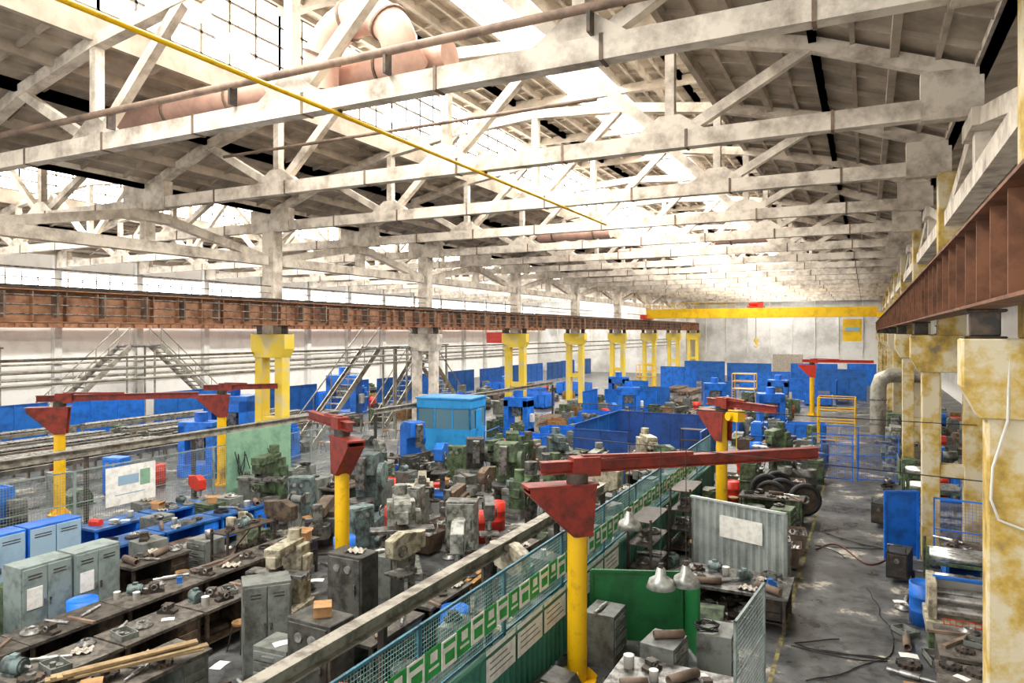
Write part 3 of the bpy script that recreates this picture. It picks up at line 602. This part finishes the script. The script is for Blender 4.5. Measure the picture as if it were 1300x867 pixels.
# fillers
def crate():
    m=M()
    for k in range(5):
        z=.03+k*.14; m.box(-.5,-.4,z,.5,-.37,z+.12).box(-.5,.37,z,.5,.4,z+.12).box(-.5,-.4,z,-.47,.4,z+.12).box(.47,-.4,z,.5,.4,z+.12)
    m.box(-.5,-.4,0,.5,.4,.03)
    return thing('wooden_crate','crate','slatted wooden crate of parts',[('slats',m,wood)]+[('corner_post',M().c(x,y,.36,.06,.06,.72),woodpale) for x in (-.46,.46) for y in (-.36,.36)])
def drum(mt,c): return lambda:thing('steel_drum','drum',c+' steel drum with rolled hoops',[('barrel',M().lathe([(.001,0),(.29,0),(.29,.28),(.305,.3),(.29,.32),(.29,.58),(.305,.6),(.29,.62),(.29,.88),(.27,.88),(.27,.86),(.001,.86)],20),mt)])
def cart(): return thing('hand_cart','cart','low steel platform hand cart with push bar',[('deck',M().box(-.6,-.35,.25,.6,.35,.3),darksteel),('push_bar',M().tube([(-.58,-.3,.3),(-.62,-.3,.95),(-.62,.3,.95),(-.58,.3,.3)],.02,6),blue)]+[('wheel',M().cyl((x,y-.03,.12),(x,y+.03,.12),.12),rubber) for x in (-.45,.45) for y in (-.3,.3)])
def pallet():
    m=M()
    for k in range(6): m.box(-.6,-.5+k*.175,.11,.6,-.5+k*.175+.12,.14)
    return thing('wooden_pallet','pallet','worn wooden pallet under machine parts',[('deck_boards',m,wood)]+[('bearer',M().box(-.6,y,0,.6,y+.08,.11),wood) for y in (-.5,-.04,.42)])
def toolcab(mt): return lambda:thing('drawer_cabinet','drawer cabinet','steel tool drawer cabinet with handles',[('carcass',M().box(-.35,-.3,0,.35,.3,1.0),mt)]+[('drawer',M().box(-.32,-.33,.06+.18*k,.32,-.3,.21+.18*k),mt,[('handle',M().box(-.12,-.35,.14+.18*k,.12,-.33,.155+.18*k),brightsteel)]) for k in range(5)],bev=.006)
def stool(): return thing('round_stool','stool','round wooden shop stool on steel legs',[('seat',M().cyl((0,0,.52),(0,0,.56),.17,n=16),wood)]+[('leg',M().cyl((.1*a,.1*b,.52),(.18*a,.18*b,0),.012,n=6),darksteel) for a,b in ((1,1),(1,-1),(-1,1),(-1,-1))])
def gearbox(mt): return lambda:thing('gearbox','gearbox','heavy cast gearbox housing with flanged shaft',[('housing',M().ext([(-.4,0),(.4,0),(.4,.3),(.25,.55),(-.15,.6),(-.4,.4)],'y',-.28,.28),mt),('flange',M().cyl((0,-.34,.3),(0,-.28,.3),.2,n=18),steel),('shaft',M().cyl((0,-.55,.3),(0,-.34,.3),.05),brightsteel),('foot',M().box(-.48,-.32,0,.48,.32,.04),mt)],bev=.012)
def rods():
    m=M(); q=random.Random(3)
    for k in range(14): m.cyl((-.9+q.uniform(-.2,.1),q.uniform(-.14,.14),.04+.05*(k%4)),(.9+q.uniform(-.2,.2),q.uniform(-.14,.14),.04+.05*(k%4)),.022,n=6)
    return thing('steel_rod_bundle','steel stock','bundle of rusty steel rods bound with wire',[('rods',m,rust2),('binding',M().lathe([(.16,-.5),(.17,-.5),(.17,-.47),(.16,-.47)],12,(0,0,.12),'x',True),darksteel)])
def bin_(): return thing('scrap_bin','bin','open steel scrap bin full of turnings',[('shell',M().add([(-.4,-.3,.05),(.4,-.3,.05),(.4,.3,.05),(-.4,.3,.05),(-.5,-.4,.6),(.5,-.4,.6),(.5,.4,.6),(-.5,.4,.6)],[(0,3,2,1),(0,1,5,4),(1,2,6,5),(2,3,7,6),(3,0,4,7)]),rust2),('turnings',(lambda m:[m.add([(-.46+.092*i,-.36+.09*j,.5+.06*math.sin(i*2.1+j*1.3)+.04*math.cos(j*3+i)) for j in range(9) for i in range(11)],[(j*11+i,j*11+i+1,j*11+i+12,j*11+i+11) for j in range(8) for i in range(10)])] and m)(M()),steel)])
FILL=[('wooden crates',crate,.5,1),('red drums',drum(redb,'red'),.31,.5),('blue drums',drum(blue2,'blue'),.31,.4),('grey drums',drum(dgray,'dull grey'),.31,1),('hand carts',cart,.55,1),('wooden pallets',pallet,.58,1.6),
 ('grey tool cabinets',toolcab(cabgray),.4,3),('green tool cabinets',toolcab(green),.4,1.5),('stools',stool,.2,1.2),('grey gearboxes',gearbox(dgray),.48,3),('green gearboxes',gearbox(green),.48,1.5),('brown gearboxes',gearbox(brownm),.48,2),('scrap bins',bin_,.48,1.6)]
def fill(x0,y0,x1,y1,n,skip=()):
    for _ in range(n):
        x=R.uniform(x0,x1); y=R.uniform(y0,y1); k=R.choices(FILL,[f[3] for f in FILL])[0]
        if k[0] in skip or not isfree(x,y,k[2]): continue
        put(k[0],k[1],x,y,0,R.choice([0,90,180,270])+R.uniform(-8,8)); occ(x-k[2],y-k[2],x+k[2],y+k[2])
        if k[0]=='wooden pallets': scatter(x-.55,y-.5,x+.55,y+.5,.14,5,('castings','gears','flanges','pipe offcuts','cartons','small motors'))
        if 'tool cab' in k[0]: scatter(x-.4,y-.35,x+.4,y+.35,1.0,1)
        if k[0]=='hand carts': scatter(x-.5,y-.35,x+.5,y+.35,.3,2,('castings','gears'))
fill(-20.5,7,-5.9,30.5,3000)
for _ in range(80):
    x=R.uniform(-20,-6.5); y=R.uniform(8,29)
    if isfree(x,y,.22) and isfree(x,y-.7,.22) and isfree(x,y+.7,.22): put('rod bundles',rods,x,y,0,90); occ(x-.2,y-1,x+.2,y+1)
scatter(-20.5,6,-5.8,30,0,600,None,True)
# ---------------------------------------------------------------- cabin
def cabin():
    b=M().box(0,0,.15,3.3,2.4,1.35).box(0,0,2.5,3.3,2.4,3.0)
    for x in (0,1.07,2.15,3.2): b.box(x,0,1.35,x+.1,.1,2.5).box(x,2.3,1.35,x+.1,2.4,2.5)
    for y in (0,1.15,2.3): b.box(0,y,1.35,.1,y+.1,2.5).box(3.2,y,1.35,3.3,y+.1,2.5)
    g=M().box(.04,.04,1.35,3.26,.06,2.5).box(.04,2.34,1.35,3.26,2.36,2.5).box(.04,.04,1.35,.06,2.36,2.5).box(3.24,.04,1.35,3.26,2.36,2.5)
    return thing('control_cabin','cabin','light blue glazed operator cabin on a steel base',[('cabin_shell',b,cyan),('glazing',g,glassd),('roof',M().box(-.06,-.06,3.0,3.36,2.46,3.1),cyan),
      ('base_frame',M().box(-.1,-.1,0,3.4,2.5,.15),blue),('side_deck',M().box(3.4,-.1,0,4.2,2.5,.2),blue),('door',M().box(3.3,.8,.2,3.34,1.6,2.4),cyan,[('handle',M().box(3.34,.9,1.2,3.38,.93,1.35),steel)]),
      ('side_rail',M().cyl((4.15,-.05,.2),(4.15,-.05,1.3),.03).cyl((4.15,2.4,.2),(4.15,2.4,1.3),.03).cyl((4.15,-.05,1.3),(4.15,2.4,1.3),.03).cyl((4.15,-.05,.8),(4.15,2.4,.8),.025),blue)],bev=.01)
o=cabin(); o.location=(-21.3,31.3,0); o.rotation_euler=(0,0,math.radians(8)); o.scale=(.93,.93,.93)
# ---------------------------------------------------------------- blue enclosures & screens
def screen(L,h,mt,lab):
    def f():
        n_=max(1,round(L/1.5))
        return thing('partition_panel','partition',lab,[('sheet',M().box(0,-.01,.08,L,.01,h),mt)]+[('stile',M().box(k*L/n_-.03,-.05,0,k*L/n_+.03,.0,h+.03),mt) for k in range(n_+1)]+[('top_rail',M().box(0,-.04,h,L,.02,h+.05),mt)])
    return f
def scr(x,y,L,h,mt,rz=0,lab='blue sheet steel partition screen round a work bay'):
    a=math.radians(rz); x1=x+L*math.cos(a); y1=y+L*math.sin(a); occ(min(x,x1)-.15,min(y,y1)-.15,max(x,x1)+.15,max(y,y1)+.15)
    return put('partition %s %.1f %.1f'%(mt.name,L,h),screen(L,h,mt,lab),x,y,0,rz)
scr(-12.4,38,5.8,1.9,navy); scr(-12.4,31.4,6.6,1.9,blue,90); scr(-6.5,31.4,6.6,1.9,blue2,90); scr(-12.4,31.4,2.6,1.7,navy)
put('storage racks dark',rack(1.6,.6,1.4,3,darksteel),-8.6,36.5,0,0)
scatter(-12,32,-7,36,0,26)
for x,y,L,h,m_ in ((-21,64,3,1.8,blue2),(-13.5,66,3,1.8,blue),(-8,70,4,2,blue2),(-18,52,4,1.9,blue2),(-17,56,3,1.9,blue),(-12,78,5,2.2,blue2),(-5,82,5,2.4,blue),(-21,80,4,2.4,blue2),(-15,88,5,2.6,blue),(-8,90,5,2.6,blue2),(-3,72,3,2.2,blue),(-21,92,5,2.6,blue),(-2,92,3,2.6,blue2)):
    scr(x,y,L,h,m_)
for x,y in ((-18.3,48),(-12,64),(-2.4,68),(-15,78)): scr(x,y,3,2.0,blue2,90)
for i in range(11): scr(-38+(i%3)*.3,37+i*6,5.2,2.3,blue2 if i%2 else blue,90)
for i in range(4): scr(-41.6,13+i*6,5.2,2.3,blue if i%2 else blue2,90)
def bluemach():
    return thing('press_machine','machine','tall blue hydraulic press with open frame',[('frame',M().box(-1,-.6,0,-.6,.6,2.8).box(.6,-.6,0,1,.6,2.8).box(-1,-.6,2.3,1,.6,3.0).box(-1,-.7,0,1,.7,.7),blue2),('ram',M().box(-.4,-.4,1.6,.4,.4,2.3),steel),('tank',M().cyl((0,0,3.0),(0,0,3.5),.35,n=14),blue2),('control_panel',M().box(1.05,-.3,1.2,1.3,.1,1.8),white)],bev=.02)
def pm(x,y,s=.8):
    if isfree(x,y,1.1*s): put('blue presses',bluemach,x,y,0,R.choice([0,20]),(s,s,s)); occ(x-1.1*s,y-s,x+1.2*s,y+s)
for x,y in ((-18.8,38.5),(-15.2,49),(-10.5,56),(-19.5,60),(-6.5,62),(-5.5,48)): pm(x,y)
def bluetank(): return thing('blue_bin','container','blue steel container with ribs beside the machines',[('shell',M().box(0,0,.1,2.2,.05,.95).box(0,1.25,.1,2.2,1.3,.95).box(0,0,.1,.05,1.3,.95).box(2.15,0,.1,2.2,1.3,.95).box(0,0,.1,2.2,1.3,.15),blue2)]+[('rib',M().box(x,-.05,.1,x+.06,0,.95),blue2) for x in (.5,1.1,1.7)]+[('foot',M().box(x,.1,0,x+.2,1.2,.1),darksteel) for x in (.1,1.9)])
def bt(x,y,s=(1,1,1)):
    w,d=2.2*s[0],1.3*s[1]
    if all(isfree(x+a*w,y+d/2,.6) for a in (.2,.5,.8)): put('blue containers',bluetank,x,y,0,0,s); occ(x,y-.1,x+w,y+d)
for x,y in ((-16.6,41),(-13.8,42),(-9,44),(-17.5,45),(-4.3,44.5),(-12,60),(-4.8,66),(-17,33),(-16.5,36.5)): bt(x,y)
def beamstack(L):
    def f():
        return thing('steel_stock','steel stock','stack of long rusty steel bars on timbers',[('bar',M().box(k*.3,0,.1+j*.2,k*.3+.2,L,.1+j*.2+.15),rust2) for k in range(5) for j in range(2)]+[('bearer',M().box(-.1,.5,0,1.6,.6,.1),wood),('bearer',M().box(-.1,L-.6,0,1.6,L-.5,.1),wood)])
    return f
def bs(x,y):
    if all(isfree(x+.75,y+a,.8) for a in (.8,2,3.2,4.4)): put('steel stock stacks',beamstack(5),x,y,0,0); occ(x-.1,y,x+1.6,y+5)
for x,y in ((-9.5,48),(-13.2,69),(-7,75),(-17,71),(-12,50),(-20.5,42),(-15,60),(-8,64),(-19,74)): bs(x,y)
for x in (-7.8,-11.5,-15,-18.5):
    row(x,range(40,68,4),[R.choice(['md','lb','ew','db','sg','lg','eb','hd']) for _ in range(7)],15)
row(-3.7,(29.5,33,36.8),('lg','mg','lg'),0)
row(-5.2,(42,50,54),('lb','lb','eg'))
fill(-21,31,-13,62,420); fill(-12,39,-5,62,260)
# ---------------------------------------------------------------- right of fence
o=corr(2.6,1.95,galv,lab='pale corrugated metal screen with pinned sheet')(); o.location=(-4.15,18.9,0); o.rotation_euler=(0,0,math.radians(-20)); occ(-4.2,18,-1.7,19)
o=thing('notice_sheet','paper','large white sheet pinned on corrugated screen',[('sheet',M().box(0,-.006,0,1.15,.002,.55),paper)]); o.location=(-3.35,18.56,1.1); o.rotation_euler=(0,0,math.radians(-20))
scr(-5.0,13.6,1.8,1.45,green2,22,'dark green sheet metal welding screen'); scr(-3.3,14.35,.9,1.45,green2,-58,'dark green sheet metal welding screen')
putbench(-3.75,15.6,2.3,darksteel,rz=0,d=1.5,h=.8,n=22,top=steel)
putbench(-3.7,10.2,1.9,darksteel,rz=0,d=1.5,h=.8,n=24,top=steel)
for x,y in ((-4.5,16.3),(-4.4,20.0)):
    put('tall storage racks dark',rack(1.6,.6,1.9,4,darksteel),x,y,0,90); occ(x-.6,y,x,y+1.6)
    for z in (.18,.73,1.28): scatter(x-.6,y,x,y+1.6,z,5,('castings','gears','flanges','shafts','cartons'))
put('short mesh panels',meshpanel(2.0,2.0,graygreen),-1.75,10.9,0,85); occ(-1.9,10.8,-1.6,13)
def whl(): return thing('rail_wheel','wheel','large dark spoked steel wheel standing upright',[('rim',M().lathe([(.42,-.1),(.55,-.1),(.55,.1),(.42,.1)],24,(0,0,.55),'y',True),rubber),('hub',M().lathe([(.08,-.09),(.16,-.09),(.16,.09),(.08,.09)],16,(0,0,.55),'y',True),steel),('disc',M().cyl((0,-.03,.55),(0,.03,.55),.42,n=20),darksteel)])
for k,(x,y) in enumerate(((-3.0,26.3),(-2.7,26.9),(-3.3,27.5),(-1.9,26.3),(-3.0,28.2))): put('steel wheels',whl,x,y,0,8*k)
occ(-3.9,25.8,-1.4,28.8)
putbench(-3.8,24.4,2.0,green,rz=0,d=.9,n=10)
machine('lg',-3.4,31.5,0)
def welder(): return thing('welding_set','welding machine','black wheeled welding power source with handle',[('case',M().box(-.25,-.4,.15,.25,.4,.8),rubber),('front_panel',M().box(-.22,-.42,.2,.22,-.4,.75),darksteel,[('dial',M().cyl((0,-.42,.6),(0,-.45,.6),.06),steel)]),('wheel',M().cyl((-.3,.25,.13),(-.25,.25,.13),.13),rubber),('wheel',M().cyl((.25,.25,.13),(.3,.25,.13),.13),rubber),('handle',M().tube([(-.2,-.4,.8),(-.2,-.45,1.0),(.2,-.45,1.0),(.2,-.4,.8)],.02,6),steel)],bev=.01)
for x,y in ((.75,20.5),(.5,26),(-4.3,14.8)):
    put('welding sets',welder,x,y,0,R.uniform(-30,30)); occ(x-.5,y-.5,x+.5,y+.5)
fill(-4.9,8,-2.2,15.2,160,('wooden crates','blue drums')); fill(-4.9,19.2,-1.9,44,700); scatter(-4.9,8,-1.9,34,0,130,None,True)
thing('aisle_marking','floor marking','worn yellow line painted along the aisle',[('line',M().box(-1.6,12,.001,-1.52,60,.004),mat('worn_yellow_line','#8f8140','#4b4a44',6,.7,0,.4,.6))])
scr(.45,22.3,.9,1.85,blue2,25,'blue steel welding curtain screen beside the aisle')
put('blue mesh screens',meshpanel(1.6,1.9,blue2),1.6,22.0,0,-10)
def piperack():
    p=[('post',M().box(x,y,0,x+.06,y+.06,1.5),blue if x>1 else green) for x in (0,1.5) for y in (0,.9)]
    p+=[('shelf_arm',M().box(0,y,.5+.6*k,1.56,y+.06,.56+.6*k),green) for k in range(2) for y in (0,.9)]
    p+=[('drip_pan',M().box(.02,.05,.2,1.54,.9,.24),blue)]
    return thing('pipe_rack','rack','green and blue steel rack stacked with bright rollers',p)
def pipe1(): return thing('steel_roller','roller','bright steel roller lying on a rack',[('tube',M().lathe([(.06,-.7),(.085,-.7),(.085,.7),(.06,.7)],14,(0,0,0),'x',True),brightsteel)])
for (x,y) in ((1.2,18.4),(1.2,26.5),(1.2,29.5)):
    put('pipe racks',piperack,x,y,0,0); occ(x-.1,y-.1,x+1.7,y+1.1)
    for k in range(2):
        for j in range(4): put('bright rollers',pipe1,x+.78+R.uniform(-.05,.05),y+.15+j*.2,.645+.6*k,0)
def rollmach():
    return thing('roller_machine','machine','pale roller machine with glass guard panels and green base',[('base',M().box(0,0,0,1.9,1.0,.4),green),('bed',M().box(-.05,-.05,.4,1.95,1.05,.62),creamm),('side_frame',M().box(0,.1,.62,.15,.9,1.35),creamm),('side_frame',M().box(1.75,.1,.62,1.9,.9,1.35),creamm)]+[('roller',M().cyl((.15,.2+k*.2,.8+.16*(k%2)),(1.75,.2+k*.2,.8+.16*(k%2)),.09,n=14),brightsteel) for k in range(4)]+[('top_rail',M().box(.1,.5,1.3,1.8,.58,1.37),blue),('handwheel',wheel((1.97,.4,.9),.2,'x'),redb),('hood',M().ext([(.6,1.3),(.95,1.0),(.98,1.02),(.63,1.34)],'x',.15,1.75),white)],bev=.01)
put('roller machines',rollmach,1.1,16.2); put('roller machines',rollmach,1.15,23.8); put('roller machines',rollmach,2.9,17.9); occ(1,16,3.2,17.4); occ(1,23.7,3.2,25); occ(2.85,17.8,5,19.1)
putbench(1.9,12.2,1.4,cabgray,n=14,h=.9); putbench(2.0,13.8,1.5,darksteel,n=14,h=.9); putbench(3.9,13.2,1.5,darksteel,n=9); putbench(2.6,20.1,1.6,blue,n=12)
put('tall storage racks dark',rack(1.6,.6,1.9,4,darksteel),4.2,16.0,0,90); put('storage racks green',rack(1.6,.6,2.2,5,green),4.0,19.5,0,90); occ(3.4,16,4.2,21.1)
machine('lg',1.5,32.5,0); machine('my',1.2,37.5,0); machine('sg',1.3,41,0)
fill(1.0,12.2,6.8,60,1100,('wooden pallets',)); scatter(.5,12,3.2,34,0,170,None,True)
def cage():
    m=M()
    for x in range(9): m.box(x*.1,0,0,x*.1+.012,.012,.9)
    for z in range(10): m.box(0,0,z*.1,.8,.012,z*.1+.012)
    return thing('mesh_cage','cage','red wire mesh guard screen',[('wires',m,redb)])
o=cage(); o.location=(1.3,15.6,0)
for x,y,r in ((-2.1,33,0),(-.35,33.2,10),(-1.9,36,0)): put('blue mesh gates',meshpanel(1.6,2.0,blue2),x,y,0,r)
du=M().tube([(.6,46,0),(.6,46,3.1),(.75,46,3.6),(1.2,46,3.85),(3.5,46,3.9)],.42,16)
thing('extraction_duct','air duct','fat grey extraction duct with elbow rising from floor',[('duct',du,ductg),('flange',M().cyl((.6,46,1.0),(.6,46,1.08),.47,n=16),steel),('flange',M().cyl((.6,46,2.4),(.6,46,2.48),.47,n=16),steel)])
def hose(x,y,r):
    pts=[]; a=R.uniform(0,6); tgt=R.uniform(-.25,.25)
    for t in range(26):
        pts.append((x,y,.02)); a+=tgt+R.uniform(-.25,.25)
        if t%9==8: tgt=-tgt
        nx=x+r*math.cos(a); ny=y+r*math.sin(a)
        if not -1.4<nx<.6: a=math.pi-a; nx=x+r*math.cos(a)
        x,y=nx,ny
    thing('air_hose','hose','thin dark hose trailing across the shop floor',[('hose',M().tube(pts,.012,6),cable)])
for (x,y) in ((-.5,16),(0,19.5),(-.8,25)): hose(x,y,.25)
thing('air_hose','hose','long dark red hose looping across the aisle floor',[('hose',M().tube([(-1.3+2.1*t/24,22.3+.8*math.sin(t*.3),.02) for t in range(25)],.02,6),mat('hose_red','#5a2620'))])
def hang(): return thing('hanging_lamp','lamp','bell-shaped metal work lamp hanging on cord',[('lamp_shade',M().lathe([(.03,.34),(.07,.33),(.1,.2),(.2,.14),(.25,0),(.24,0),(.18,.12),(.05,.2)],20),lampm),('socket',M().cyl((0,0,.33),(0,0,.42),.04),darksteel),('cord',M().cyl((0,0,.42),(0,0,2.4),.008,n=5),cable)])
for x,y,z in ((-4.2,13.6,2.42),(-3.15,12.0,1.93),(-2.8,12.35,1.92)): put('work lamps',hang,x,y,z)
thing('lamp_span_wire','cable','thin steel wire carrying the work lamps',[('wire',M().cyl((FX,12.1,4.4),(1.6,11.3,4.3),.008,n=5),cable)])
thing('lamp_span_wire','cable','thin steel wire carrying the work lamps',[('wire',M().cyl((FX,13.6,4.85),(1.6,13.6,4.8),.008,n=5),cable)])
# ---------------------------------------------------------------- left bay
def stair():
    m=[('tread',M().box(k*.28,-.45,k*.25+.22,k*.28+.3,.45,k*.25+.26),steel) for k in range(16)]
    for y in (-.48,.48):
        rl=M().cyl((0,y,1.15),(4.5,y,5.1),.03,n=6)
        for k in range(0,17,4): rl.cyl((k*.28,y,k*.25+.2),(k*.28,y,k*.25+1.15),.02,n=6)
        m+=[('handrail',rl,ductg),('stringer',M().bar((0,y,.15),(4.5,y,4.15),.05,.25),ductg),('landing_post',M().cyl((5.9,y*.8,0),(5.9,y*.8,4.1),.05),ductg)]
    return thing('steel_staircase','staircase','steep grey steel staircase with handrails',m+[('landing',M().box(4.4,-.5,4.1,6,.5,4.18),steel)])
for x,y,r,s in ((-27.0,29,90,1.3),(-27.0,45.5,-90,1.3),(-28.9,38,90,1.3),(-43,24,90,1.3),(-45.8,16,90,1.3),(-45.8,40,-90,1.3)):
    put('staircases',stair,x,y,0,r,(s,s,s)); q=1 if r>0 else -1; occ(x-.8,y,x+.8,y+7.8*q)
def conveyor():
    return thing('roller_conveyor','conveyor','long roller conveyor track for tube stock',[('side_rail',M().box(s_-.05,0,.9,s_+.05,12,1.08),ductg) for s_ in (-.5,.5)]+[('leg',M().box(s_-.05,k*2.95,0,s_+.05,k*2.95+.1,.9),ductg) for k in range(5) for s_ in (-.5,.5)]+[('roller',M().cyl((-.45,.5+k,1.0),(.45,.5+k,1.0),.05,n=8),steel) for k in range(12)])
def longpipe(): return thing('long_tube','pipe','long bright steel tube laid on the conveyor',[('tube',M().cyl((0,0,0),(0,11,0),.06,n=10),steel)])
for x in (-29.5,-31.7,-33.8,-36,-39.5): 
    for y in (12,24.5):
        put('roller conveyors',conveyor,x,y,0); occ(x-.6,y,x+.6,y+12)
        for k in range(3): put('long tubes',longpipe,x-.25+k*.25,y+R.uniform(.1,.8),1.115)
pm(-33,39.5,1.1); pm(-27.2,24.4,1.1); pm(-26.2,21.8,.8)
for x,y in ((-26.6,53),(-33,50),(-42,46),(-29.5,58),(-34,62),(-28,66),(-28.2,11.5)): bt(x,y,(1.4,1.6,1.3))
row(-25.9,(18,26.8,40,58),('eb','mb','lg','mb')); row(-44,(28,34,48,56),('lb','sg','eb','lg')); row(-35,(44,54,68),('mb','sg','eb'))
for x,y in ((-31,40),(-30.5,49),(-36,70)): bs(x,y)
fill(-45,10,-24.5,70,420)
for z in (3.2,3.7,4.2): thing('wall_pipe','pipe','long grey service pipe along the white wall',[('pipe',M().cyl((XLL-.03,0,z),(XLL-.03,100,z),.07,n=8),ductg)])
for z in (4.6,5.0,5.4): thing('service_pipe','pipe','long service pipe carried beside the column row',[('pipe',M().cyl((XL-.85,0,z),(XL-.85,100,z),.05,n=8),ductg)])
thing('red_sign','sign','small red sign plate beside a yellow column head',[('plate',M().box(-25.6,46.9,5.5,-24.2,46.95,6.3),redb),('bracket',M().box(-24.3,46.95,5.8,-24.1,47.0,6.5),darksteel)])
struct('trim_90',M().box(-12,YE-.1,0,-8,YE,3.2),brick)
for i in range(18): struct('trim_%d'%(100+i),M().box(XLL+i*3,YE-.12,3.4,XLL+i*3+.12,YE,12),white)
for k,l in CACHE.items():
    if len(l)>1:
        for o in l: o['group']=k
# ---------------------------------------------------------------- light, world, camera
w=bpy.data.worlds.new('World'); S.world=w; w.use_nodes=True
bg=w.node_tree.nodes['Background']; bg.inputs[0].default_value=(1,.98,.95,1); bg.inputs[1].default_value=1.9
S.view_settings.view_transform='Standard'
cam=bpy.data.cameras.new('Camera'); cam.lens=900/1300*36; cam.sensor_width=36; cam.shift_y=-11.5/1300; cam.clip_end=400; cam.clip_start=.1
co=bpy.data.objects.new('Camera',cam); COL.objects.link(co); co.location=(0,0,H); co.rotation_euler=(math.radians(90),0,math.radians(26.565))
S.camera=co
